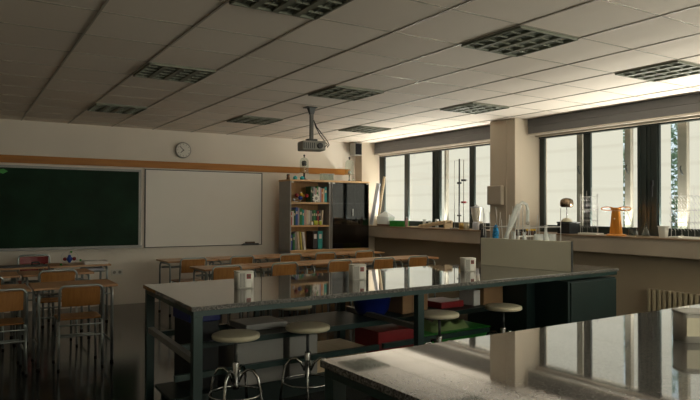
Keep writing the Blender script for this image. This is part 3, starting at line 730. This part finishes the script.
# foreground bench
fb = thing('granite_bench', 'polished granite bench in the lower right foreground reflecting the windows', 'bench', (1.22, .85, 0), R(1.3))
MB().box(0, 3.9, 0, 1.29, .872, .90).build('worktop', 'granite', fb, bevel=.003)
MB().box(.015, 3.88, .012, .05, .838, .871).box(.015, 3.88, 1.24, 1.278, .838, .871).box(.015, .055, .05, 1.24, .838, .871).build('apron', 'teal', fb)
for x in (.015, 1.845, 3.8):
    for y in (.012, 1.218): MB().box(x, x + .06, y, y + .06, 0, .8375).build('leg', 'teal', fb, bevel=.003)
MB().box(2.5, 3.79, .1, 1.2, .08, .813).box(2.52, 3.77, .12, 1.18, 0, .08).build('cabinet', 'tealdark', fb)
tw = tower((2.795, 1.60, .90), R(145), 'grey socket tower on the foreground bench, cut by the right edge', .80)
for c_ in kids(tw):
    if c_.name.startswith(('housing', 'cap')): c_.data.materials[0] = M['towergrey']
MB().box(.0, .055, .0602, .0635, .03, .11).build('cover_plate', 'seatcream', tw)
MB().box(-.06, -.005, .0602, .0635, .03, .11).build('cover_plate', 'towergrey', tw)

# ------------------------------------------------------------------ stools
def make_stool():
    t = thing('lab_stool', '', 'stool')
    MB().lathe([(.155, .572), (.165, .578), (.168, .59), (.165, .604), (.15, .61), (.02, .612)], n=36).build('seat', 'seatcream', t)
    MB().lathe([(.06, .556), (.06, .571)], n=20).lathe([(.012, .36), (.012, .556)], n=12).build('screw', 'darkframe', t)
    MB().lathe([(.022, .22), (.024, .25), (.024, .40), (.02, .41)], n=16).build('hub', 'chrome', t)
    for k in range(4):
        a = PI / 4 + k * PI / 2; ca, sa = math.cos(a), math.sin(a)
        pr = [(.022, .27), (.05, .33), (.09, .36), (.13, .355), (.165, .31), (.185, .22), (.21, .0)]
        # leg arches up and out from the hub
        lg = MB().tube([(r * ca, r * sa, z) for r, z in pr], .0105).build('leg', 'chrome', t)
        MB().tube([(.2101 * ca, .2101 * sa, 0), (.2085 * ca, .2085 * sa, .02)], .0135).build('rubber_foot', 'rubber', lg)
    MB().tube([(.183 * math.cos(a), .183 * math.sin(a), .19) for a in [2 * PI * k / 28 for k in range(28)]], .008, closed=True).build('foot_ring', 'chrome', t)
    return t
st0 = make_stool()
stools = [(1.665, 4.20, 'leftmost cream round stool, beside the blue-lidded box'), (2.245, 4.22, 'cream round stool left of the blue basin, under the near edge of the granite bench'), (3.48, 4.17, 'cream round stool right of the middle bench leg'), (4.24, 4.18, 'rightmost cream round stool, next to the teal bench cabinet'), (2.63, 5.22, 'cream round stool on the far side of the granite bench')]
for k, (x, y, l) in enumerate(stools):
    if k == 0: st0.location = (x, y, 0); st0['label'] = l; st0['group'] = 'stools at the granite bench'
    else: dup(st0, (x, y, 0), .3 * k, l, 'stools at the granite bench')

# ------------------------------------------------------------------ stored things under the bench
SH = .5455; LO = .1505
def bin_(name, label, cat, s, d, z, w, dp, h, m, lid=None, bev=.006, taper=1.):
    t = thing(name, label, cat, bw(s, d, z), BRZ)
    if taper == 1.: MB().box(0, w, 0, dp, 0, h).build('body', m, t, bevel=bev)
    else:
        i0 = (1 - taper) * .5
        a = [(w * i0, dp * i0), (w * (1 - i0), dp * i0), (w * (1 - i0), dp * (1 - i0)), (w * i0, dp * (1 - i0))]; b = [(0, 0), (w, 0), (w, dp), (0, dp)]
        MB().add([(x, y, 0) for x, y in a] + [(x, y, h) for x, y in b], [(3, 2, 1, 0), (4, 5, 6, 7), (0, 1, 5, 4), (1, 2, 6, 5), (2, 3, 7, 6), (3, 0, 4, 7)]).build('body', m, t, bevel=.02)
        MB().box(-.012, w + .012, -.012, dp + .012, h, h + .012).build('rim', m, t, bevel=.004)
    if lid: MB().box(-.01, w + .01, -.01, dp + .01, h + .0005, h + lid[1]).build('lid', lid[0], t, bevel=.008)
    return t
bin_('storage_box', 'black storage box with a bright blue lid under the left end of the bench', 'box', .25, .84, LO, .22, .33, .50, 'blackbody', ('blue', .10))
bin_('archive_box', 'whitish archive box behind the leftmost stool on the bottom bench shelf', 'box', .56, .75, LO, .42, .3, .34, 'carcass', None)
bin_('archive_box', 'low whitish box on the mid bench shelf right of the blue-lidded box', 'box', .68, .80, SH, .36, .3, .05, 'carcass', None)
bin_('archive_box', 'pale grey box on the bottom bench shelf left of the second stool', 'box', 1.02, .72, LO, .26, .3, .33, 'carcass', None)
t = thing('basin', 'round dark blue plastic basin on the bench shelf', 'basin', bw(1.97, .93, SH), BRZ)
MB().lathe([(.002, .012), (.13, .012), (.15, .04), (.185, .195), (.205, .20), (.205, .212), (.19, .215), (.175, .20), (.12, 0)][::-1], n=32, cap=False).xf(Matrix.Diagonal((1, 1, 1, 1))).build('body', 'blue', t)
bin_('cardboard_box', 'plain cardboard box right beside the blue basin', 'box', 2.19, .74, SH, .11, .4, .24, 'card')
bin_('cardboard_box', 'cardboard box on the bench shelf right of the middle leg', 'box', 2.32, .76, SH, .19, .4, .22, 'card')
bin_('cardboard_box', 'brown cardboard box at the shelf end beside the dark cabinet opening', 'box', 3.20, .70, SH, .28, .3, .20, 'card')
bin_('carton', 'small white carton left of the brown box at the shelf end', 'carton', 3.08, .72, SH, .09, .2, .15, 'paper')
bin_('crate', 'long flat wooden crate on the bottom bench shelf under the basin', 'crate', 1.30, .76, LO, .50, .4, .16, 'palewood')
bin_('toolbox', 'dark red box on the bottom bench shelf right of the middle leg', 'box', 1.93, .76, LO, .42, .35, .26, 'red')
bin_('toolbox', 'dark red flat box on the mid bench shelf behind the right stools', 'box', 2.68, .76, SH, .30, .3, .06, 'red')
bin_('crate', 'bright green plastic crate on the bottom bench shelf between the right stools', 'crate', 2.42, .76, LO, .92, .4, .16, 'green', taper=.9)
t = thing('cloth_bundle', 'crumpled pale green cloth lying on the green crate', 'cloth', bw(2.62, .80, LO + .1725), BRZ)
mm = MB(); mm.add(*(lambda nx, ny: ([(.5 * i / nx, .32 * j / ny, (0 if (i in (0, nx) or j in (0, ny)) else .05 + .035 * math.sin(i * 1.9 + j) * math.cos(j * 1.3 + i * .7))) for i in range(nx + 1) for j in range(ny + 1)], [(i * (ny + 1) + j, (i + 1) * (ny + 1) + j, (i + 1) * (ny + 1) + j + 1, i * (ny + 1) + j + 1) for i in range(nx) for j in range(ny)]))(14, 9), smooth=True)
mm.add([(0, 0, 0), (.5, 0, 0), (.5, .32, 0), (0, .32, 0)], [(3, 2, 1, 0)])
mm.build('cloth', 'greenpale', t)

# ------------------------------------------------------------------ glassware and rack on the bench behind the divider
def brush(x, y, z, h, m, label):
    t = thing('bottle_brush', label, 'brush', (x, y, z))
    MB().lathe([(.005, .0), (.03, .01), (.036, .05), (.036, h * .75), (.025, h * .95), (.006, h)], n=18).build('bristles', m, t)
    return t
brush(4.90, 5.0 - .06, .90, .42, 'bluebrush', 'bright blue bottle brush standing behind the divider screen')
brush(4.80, 5.02, .90, .39, 'black', 'black bottle brush just left of the blue one')
# wire drying rack with a raised deck, glassware standing on the deck
RX, RY = 4.81, 4.54; DK = .19
rk = thing('drying_rack', 'tall white wire drying rack behind the divider screen', 'rack', (RX, RY, .90), BRZ)
m1 = MB()
for x in (0, .70):
    for y in (0, .46): m1.tube([(x, y, 0), (x, y, .60)], .004, n=6)
for z in (DK - .006, .40): m1.tube([(0, 0, z), (.70, 0, z), (.70, .46, z), (0, .46, z)], .004, n=6, closed=True)
m1.build('frame', 'wire', rk)
MB().box(.005, .695, .005, .455, DK - .006, DK - .001).build('deck', 'plastic', rk)
random.seed(3)
m2 = MB()
for k in range(22):
    x = .02 + .66 * (k % 11) / 10; y = .44 - .17 * (k // 11); dx = random.uniform(-.05, .05)
    m2.tube([(x, y, DK), (x + dx, y, .56 + random.uniform(-.14, .09))], .0036, n=5)
m2.build('pegs', 'wire', rk)
def tubeware(name, label, pts, r, loc, extra=None, rz=0, m='ware'):
    t = thing(name, label, 'glassware', loc, rz)
    MB().tube(pts, r, n=12).build('tube', m, t)
    if extra: extra(t)
    return t
def flask(label, loc, h=.13, r=.04, m='ware', rz=0):
    t = thing('flask', label, 'flask', loc, rz)
    MB().lathe([(r * .9, .001), (r, .006), (r * .9, h * .25), (r * .33, h * .68), (r * .30, h * .95), (r * .38, h)], n=20, cap=False).build('glass_body', m, t)
    MB().lathe([(r * .38, h), (r * .42, h + .004), (r * .36, h + .008)], n=20, cap=False).build('lip', m, t)
    return t
def beaker(label, loc, h=.1, r=.035, m='ware', name='beaker'):
    t = thing(name, label, 'beaker', loc)
    MB().lathe([(r, .001), (r, h), (r * 1.08, h + .004)], n=20, cap=False).lathe([(.002, .001), (r, .001)], n=20, cap=False).build('glass_body', m, t)
    MB().box(-r * 1.25, -r * .95, -.006, .006, h - .003, h + .004).build('spout', m, t)
    return t
DZ = .90 + DK - .0005
tubeware('condenser', 'bent glass condenser arching up out of the drying rack', [(0, 0, .06), (.03, 0, .15), (.09, .0, .26), (.17, 0, .40), (.20, 0, .44)], [.03, .02, .032, .036, .03], (4.84, 4.74, DZ), lambda t: (MB().sphere((0, 0, .05), .05, 14).build('bulb', 'ware', t), MB().tube([(.20, 0, .44), (.25, -.0, .47), (.31, -.0, .45), (.335, -.0, .38), (.33, -.0, .26)], .016, n=10).build('bent_neck', 'ware', t), MB().sphere((.33, -.0, .25), .022, 10).build('stopcock', 'greyplastic', t)))
flask('round clear flask at the foot of the glass condenser on the drying rack', (4.86, 4.64, DZ), .16, .045)
flask('squat clear flask just right of the condenser foot', (5.00, 4.63, DZ), .15, .055)
flask('tall clear flask at the right end of the drying rack', (5.37, 4.67, DZ), .22, .045)
beaker('clear beaker left of the tall flask on the drying rack', (5.26, 4.67, DZ), .13, .045)
beaker('clear beaker right of the tall flask on the drying rack', (5.47, 4.68, DZ), .13, .05)
# tray of bottles on a stand behind the bench
by = thing('bottle_rack', 'white stand on the drying rack carrying a row of small dark bottles', 'rack', (5.10, 4.80, DZ), BRZ)
MB().box(0, .36, 0, .09, .10, .112).box(0, .012, 0, .09, 0, .10).box(.348, .36, 0, .09, 0, .10).build('shelf', 'plastic', by)
for q in range(8):
    x = 5.125 + q * .042
    t = thing('reagent_bottle', 'tiny dark reagent bottle with %s cap on the white stand by the pillar' % ('yellow' if q > 3 else 'black'), 'bottle', (x, 4.85 + q * .0029, DZ + .1125), 0, ('yellow' if q > 3 else 'black') + ' capped reagent bottles on the white stand')
    MB().lathe([(.017, 0), (.018, .035), (.010, .045), (.010, .05)], n=12).build('bottle', 'blackbody' if q % 2 else 'brown', t)
    MB().lathe([(.013, .05), (.013, .068)], n=12).build('cap', 'yellowcap' if q > 3 else 'black', t)
# paper towel dispenser on pillar
t = thing('towel_dispenser', 'white paper towel dispenser on the wide pillar', 'dispenser', (6.46, 6.62, 1.55))
MB().box(-.07, 0, -.27, .0, 0, .27).build('housing', 'ledge', t, bevel=.012)
MB().box(-.045, -.02, -.22, -.05, -.012, -.0005).build('towel', 'ledge', t)

# ------------------------------------------------------------------ on the window ledge
LZ = 1.1805
def leaning(name, label, cat, y0, w, h, lean, m, x=6.56, th=.012):
    t = thing(name, label, cat, (x, y0, LZ + .012))
    MB().box(0, th, 0, w, 0, h).xf(Matrix.Rotation(R(lean[0]), 4, 'X') @ Matrix.Rotation(R(lean[1]), 4, 'Y')).build('board', m, t)
    MB().box(-.001, th + .001, 0, .012, 0, h).xf(Matrix.Translation((0, -.0125, 0))).xf(Matrix.Rotation(R(lean[0]), 4, 'X') @ Matrix.Rotation(R(lean[1]), 4, 'Y')).build('edge', m, t)
    return t
leaning('foam_board', 'tall bluish-white board leaning at the far left end of the window ledge', 'board', 9.80, .10, .78, (10, 5), 'paperblue')
leaning('wooden_board', 'tall pale wooden board leaning right of the bluish-white board', 'board', 9.62, .05, .90, (7, 5), 'palewood')
t = thing('glass_lantern', 'small clear glass house-shaped terrarium on the ledge', 'terrarium', (6.60, 9.43, LZ))
MB().box(-.07, .07, -.17, .17, 0, .035).build('base', 'brown', t)
MB().add([(-.065, -.17, .036), (.065, -.17, .036), (.065, .17, .036), (-.065, .17, .036), (-.065, -.2, .17), (.065, -.2, .17), (.065, .2, .17), (-.065, .2, .17), (0, -.04, .26), (0, .04, .26)], [(0, 1, 5, 4), (1, 2, 6, 5), (2, 3, 7, 6), (3, 0, 4, 7), (4, 5, 8), (5, 6, 9, 8), (6, 7, 9), (7, 4, 8, 9)]).build('glass_walls', 'ware', t)
MB().tube([(0, -.04, .26), (0, .04, .26)], .008).build('ridge', 'ware', t)
for a, b, l in ((9.02, 9.24, 'dark green box on the ledge next to the glass terrarium'), (8.82, 9.01, 'lighter green box on the ledge left of the small bottle')):
    t = thing('green_box', l, 'box', (6.56, a, LZ), 0, 'green boxes on the ledge')
    MB().box(0, .12, 0, b - a, 0, .085).build('body', 'green', t, bevel=.004); MB().box(-.003, .123, -.003, b - a + .003, .086, .10).build('lid', 'green', t)
t = thing('bottle', 'slim pinkish bottle beside the green boxes on the ledge', 'bottle', (6.58, 8.76, LZ))
MB().lathe([(.025, 0), (.028, .01), (.028, .11), (.012, .13), (.012, .15)], n=16).build('body', BM_['pink'], t); MB().lathe([(.014, .15), (.014, .175)], n=12).build('cap', 'paperblue', t)
# wooden slatted rack lying at an angle
t = thing('wooden_rack', 'pale wooden slatted rack lying along the ledge', 'rack', (6.56, 7.72, LZ))
rm = Matrix.Rotation(R(-7), 4, 'X')
m1 = MB().box(0, .03, 0, .7, 0, .03).box(.13, .16, 0, .7, 0, .03)
for k in range(9): m1.box(0, .16, .02 + k * .078, .05 + k * .078, .0305, .045)
m1.xf(Matrix.Translation((0, 0, .088)) @ rm).build('slats', 'palewood', t)
MB().box(.0, .16, 0.01, .04, 0, .085).box(0, .16, .6, 1.05, 0, .014).build('support', 'palewood', t)
for k, (x, y, h, l) in enumerate(((6.80, 8.55, .13, 'left'), (6.80, 8.40, .11, 'centre'), (6.80, 8.22, .14, 'right'))):
    beaker('small clear beaker behind the wooden rack on the ledge, %s one' % l, (x, y, LZ), h, .03)
# retort stand frame
t = thing('retort_stand', 'tall retort stand with two rods and crossbar in front of the left window', 'stand', (6.62, 7.46, LZ))
MB().box(-.08, .08, -.13, .13, 0, .018).build('base', 'chrome', t, bevel=.003)
MB().tube([(0, 0, .018), (0, 0, 1.09)], .012).build('rod', 'darkframe', t)
MB().tube([(0, .11, .018), (0, .11, 1.07), (0, -.10, 1.07), (0, -.10, .018)], .006).build('side_rods', 'greyplastic', t)
for z in (.40, .74):
    cl = MB().box(-.03, .03, -.125, -.075, z, z + .03).build('clamp', 'red' if z < .5 else 'darkframe', t)
    MB().tube([(0, -.12, z + .015), (0, -.18, z + .015)], .006).build('screw', 'chrome', cl)
MB().box(-.02, .02, -.03, .03, .70, .73).box(-.02, .02, -.03, .03, .20, .22).build('boss', 'darkframe', t)
# blender-like vessel
t = thing('jug_blender', 'white funnel-shaped jug on a pale base beside the wide pillar', 'jug', (6.62, 7.08, LZ))
MB().lathe([(.055, 0), (.06, .01), (.055, .10), (.045, .12)], n=22).build('base', 'paperblue', t)
MB().lathe([(.045, .121), (.055, .16), (.085, .33)], n=22, cap=False).lathe([(.002, .125), (.045, .125)], n=22, cap=False).build('jug', 'plastic', t)
MB().lathe([(.088, .331), (.088, .345), (.03, .352), (.02, .375)], n=22).build('lid', 'paperblue', t)
MB().tube([(-.03, -.06, .16), (-.05, -.11, .2), (-.05, -.12, .28), (-.03, -.08, .31)], .008).build('handle', 'plastic', t)
for k, (y, m, l) in enumerate(((7.335, 'brass', 'squat brass-coloured tin next to the retort stand'), (7.23, 'seatcream', 'squat cream tin left of the white jug'))):
    t = thing('tin', l, 'tin', (6.56, y, LZ)); MB().lathe([(.042, 0), (.042, .095)], n=20).build('body', m, t); MB().lathe([(.044, .0955), (.044, .112)], n=20).build('lid', 'plastic', t)
t = thing('bottle', 'small dark spray bottle at the foot of the pillar on the ledge', 'bottle', (6.58, 6.93, LZ))
MB().lathe([(.03, 0), (.032, .01), (.032, .08), (.012, .10)], n=16).build('body', 'darkframe', t); MB().box(-.03, .015, -.01, .01, .10, .13).build('spray_head', 'plastic', t)

# round dome on a stick, in a dark box
t = thing('dark_box', 'dark blue box on the ledge under the domed stand', 'box', (6.56, 5.33, LZ))
MB().box(0, .2, 0, .19, 0, .13).build('body', 'blackbody', t, bevel=.005); MB().box(-.004, .204, -.004, .194, .131, .15).build('lid', 'darkframe', t)
t = thing('domed_stand', 'shiny brown dome on a thin clear rod in front of the right window', 'stand', (6.66, 5.45, LZ + .151))
MB().lathe([(.07, 0), (.07, .01), (.045, .04), (.01, .05)], n=20).build('base', 'seatcream', t)
MB().lathe([(.005, .05), (.005, .20)], n=8).build('rod', 'chrome', t)
MB().lathe([(.06, .185), (.08, .20), (.085, .24), (.075, .28), (.045, .30), (.01, .306)], n=26).build('dome', 'dome', t)
# wire racks on ledge
def wirerack(y0, y1, h, label):
    t = thing('drying_rack', label, 'rack', (6.62, y0, LZ)); W = y1 - y0
    MB().box(-.06, .08, 0, W, 0, .02).build('base_tray', 'plastic', t, bevel=.004)
    a = MB()
    for y in (.01, W - .01): a.tube([(-.02, y, .02), (-.02, y, h)], .004, n=6)
    for q in (.35, .62, .93): a.tube([(-.02, .0, h * q), (-.02, W, h * q)], .003, n=5)
    a.build('frame', 'wire', t)
    b = MB()
    n = int(W / .035)
    for r in range(6):
        for k in range(n):
            y = .02 + k * .035; z = .08 + r * (h - .1) / 6; b.tube([(-.02, y, z), (-.07, y + .006, z + .045)], .0025, n=4)
    for k in range(0, n, 2): b.tube([(-.02, .02 + k * .035, .02), (-.02, .03 + k * .035, h + .04 * (k % 3))], .002, n=4)
    b.build('pegs', 'wire', t)
    return t
wirerack(4.93, 5.20, .50, 'white wire drying rack between the domed stand and the orange wooden stand')
wirerack(3.45, 4.02, .49, 'white wire drying rack at the right edge of the window ledge')
# orange wooden stand
t = thing('wooden_stand', 'varnished orange wooden stand shaped like a capital T on the ledge', 'stand', (6.62, 4.705, LZ))
MB().lathe([(.115, 0), (.115, .012), (.09, .02)], n=28).build('base', 'orangewood', t)
MB().add([(-.03, -.07, .02), (.03, -.07, .02), (.03, .07, .02), (-.03, .07, .02), (-.022, -.045, .295), (.022, -.045, .295), (.022, .045, .295), (-.022, .045, .295)], [(3, 2, 1, 0), (4, 5, 6, 7), (0, 1, 5, 4), (1, 2, 6, 5), (2, 3, 7, 6), (3, 0, 4, 7)]).build('column', 'orangewood', t, bevel=.006)
ring = MB()
for sgn in (-1, 1):
    ring.tube([(0, sgn * .115 + .085 * math.sin(a), .318 + .020 * math.cos(a)) for a in [2 * PI * k / 24 for k in range(24)]], .008, n=8, closed=True)
ring.box(-.03, .03, -.05, .05, .296, .332).build('crossbar', 'orangewood', t)
MB().sphere((-.028, 0, .2), .008, 8).build('screw', 'plastic', t)
MB().tube([(-.01, -.15, .30), (-.02, -.21, .16), (-.02, -.24, .10)], .006).build('tube', 'ware', t)
flask('small conical flask right of the orange stand, left of the pair', (6.60, 4.435, LZ), .10, .035, m='ware2')
flask('taller conical flask between the small flask and the white cup', (6.60, 4.31, LZ), .14, .045, m='ware2')
beaker('small clear beaker between the orange stand and the flasks', (6.60, 4.50, LZ), .08, .025, m='ware2')
t = thing('plastic_cup', 'square white plastic container on the ledge right of the flasks', 'container', (6.60, 4.10, LZ))
MB().add([(-.03, -.035, 0), (.03, -.035, 0), (.03, .035, 0), (-.03, .035, 0), (-.04, -.045, .12), (.04, -.045, .12), (.04, .045, .12), (-.04, .045, .12)], [(3, 2, 1, 0), (4, 5, 6, 7), (0, 1, 5, 4), (1, 2, 6, 5), (2, 3, 7, 6), (3, 0, 4, 7)]).build('body', 'plastic', t, bevel=.008)
MB().box(-.044, .044, -.049, .049, .1205, .13).build('rim', 'plastic', t, bevel=.003)
t = thing('white_tray', 'shallow white tray on the front edge of the ledge at the right', 'tray', (6.505, 3.60, LZ))
MB().box(0, .1, 0, .28, 0, .012).box(0, .1, 0, .008, .012, .03).box(0, .1, .272, .28, .012, .03).build('tray', 'plastic', t)

# ------------------------------------------------------------------ outside
struct(MB().box(7.6, 30, -8, 30, -.4, -.3).build('ground', 'grass'))
tr = thing('leafy_tree', 'leafy tree outside, glimpsed in slits between the white window shades', 'tree', (11.5, 7.1, -.3))
MB().tube([(0, 0, 0), (.05, 0, 1.0), (0, .05, 2.2)], [.14, .11, .05]).build('trunk', 'bark', tr)
random.seed(11); lv = MB()
for k in range(6500):
    while True:
        p = Vector((random.uniform(-1, 1), random.uniform(-1, 1), random.uniform(-1, 1)))
        if .35 < p.length < 1: break
    c = Vector((p.x * 1.2, p.y * 1.4, 2.2 + p.z * 1.9)); a = Vector((random.gauss(0, 1), random.gauss(0, 1), random.gauss(0, 1))).normalized(); b = a.orthogonal().normalized(); s_ = random.uniform(.04, .08)
    lv.add([c - a * s_, c + b * s_ * .5, c + a * s_, c - b * s_ * .5], [(0, 1, 2, 3)])
lf = lv.build('foliage', 'leaf', tr)

# ------------------------------------------------------------------ light
w = bpy.data.worlds.new('sky'); sc.world = w; w.use_nodes = True
nt = w.node_tree; nt.nodes.clear()
bg = nt.nodes.new('ShaderNodeBackground'); wo = nt.nodes.new('ShaderNodeOutputWorld')
bg.inputs[0].default_value = (.86, .93, 1., 1); bg.inputs[1].default_value = 1.1
nt.links.new(bg.outputs[0], wo.inputs[0])

# unseen area lights added below each window, in place of sill-bounced daylight
def sill_fill_light(y0, y1, watts, k):
    l = bpy.data.lights.new('unseen_sill_fill', 'AREA'); l.shape = 'RECTANGLE'; l.size = .08; l.size_y = y1 - y0
    l.energy = watts * (y1 - y0); l.color = (1., .89, .79)
    o = bpy.data.objects.new('unseen_sill_fill', l); C.objects.link(o)
    o.location = (7.03, (y0 + y1) / 2, 1.235); o.rotation_euler = (0, R(180 - 58), 0)
sill_fill_light(6.72, 10.1, 62, 1)
sill_fill_light(3.25, 5.3, 72, 2)
sill_fill_light(-1.8, 2.8, 62, 3)

# ------------------------------------------------------------------ camera
F = 632.; YAW = .5546; PIT = .0148; ROLL = .0037
fw = Vector((math.sin(YAW) * math.cos(PIT), math.cos(YAW) * math.cos(PIT), math.sin(PIT)))
rt = Vector((math.cos(YAW), -math.sin(YAW), 0)); up = rt.cross(fw)
r2 = rt * math.cos(ROLL) + up * math.sin(ROLL); u2 = up * math.cos(ROLL) - rt * math.sin(ROLL)
cam = bpy.data.cameras.new('camera'); co = bpy.data.objects.new('camera', cam); C.objects.link(co)
mt = Matrix((r2, u2, -fw)).transposed().to_4x4(); mt.translation = Vector((0, 0, 1.48)); co.matrix_world = mt
cam.sensor_width = 36; cam.lens = F / 700 * 36; cam.clip_start = .05; cam.clip_end = 200
sc.camera = co
vs = sc.view_settings
vs.view_transform = 'Standard'; vs.look = 'None'; vs.gamma = 1; vs.use_curve_mapping = False; vs.exposure = 0
sc.cycles.max_bounces = 10; sc.cycles.diffuse_bounces = 6; sc.cycles.glossy_bounces = 5; sc.cycles.transparent_max_bounces = 24
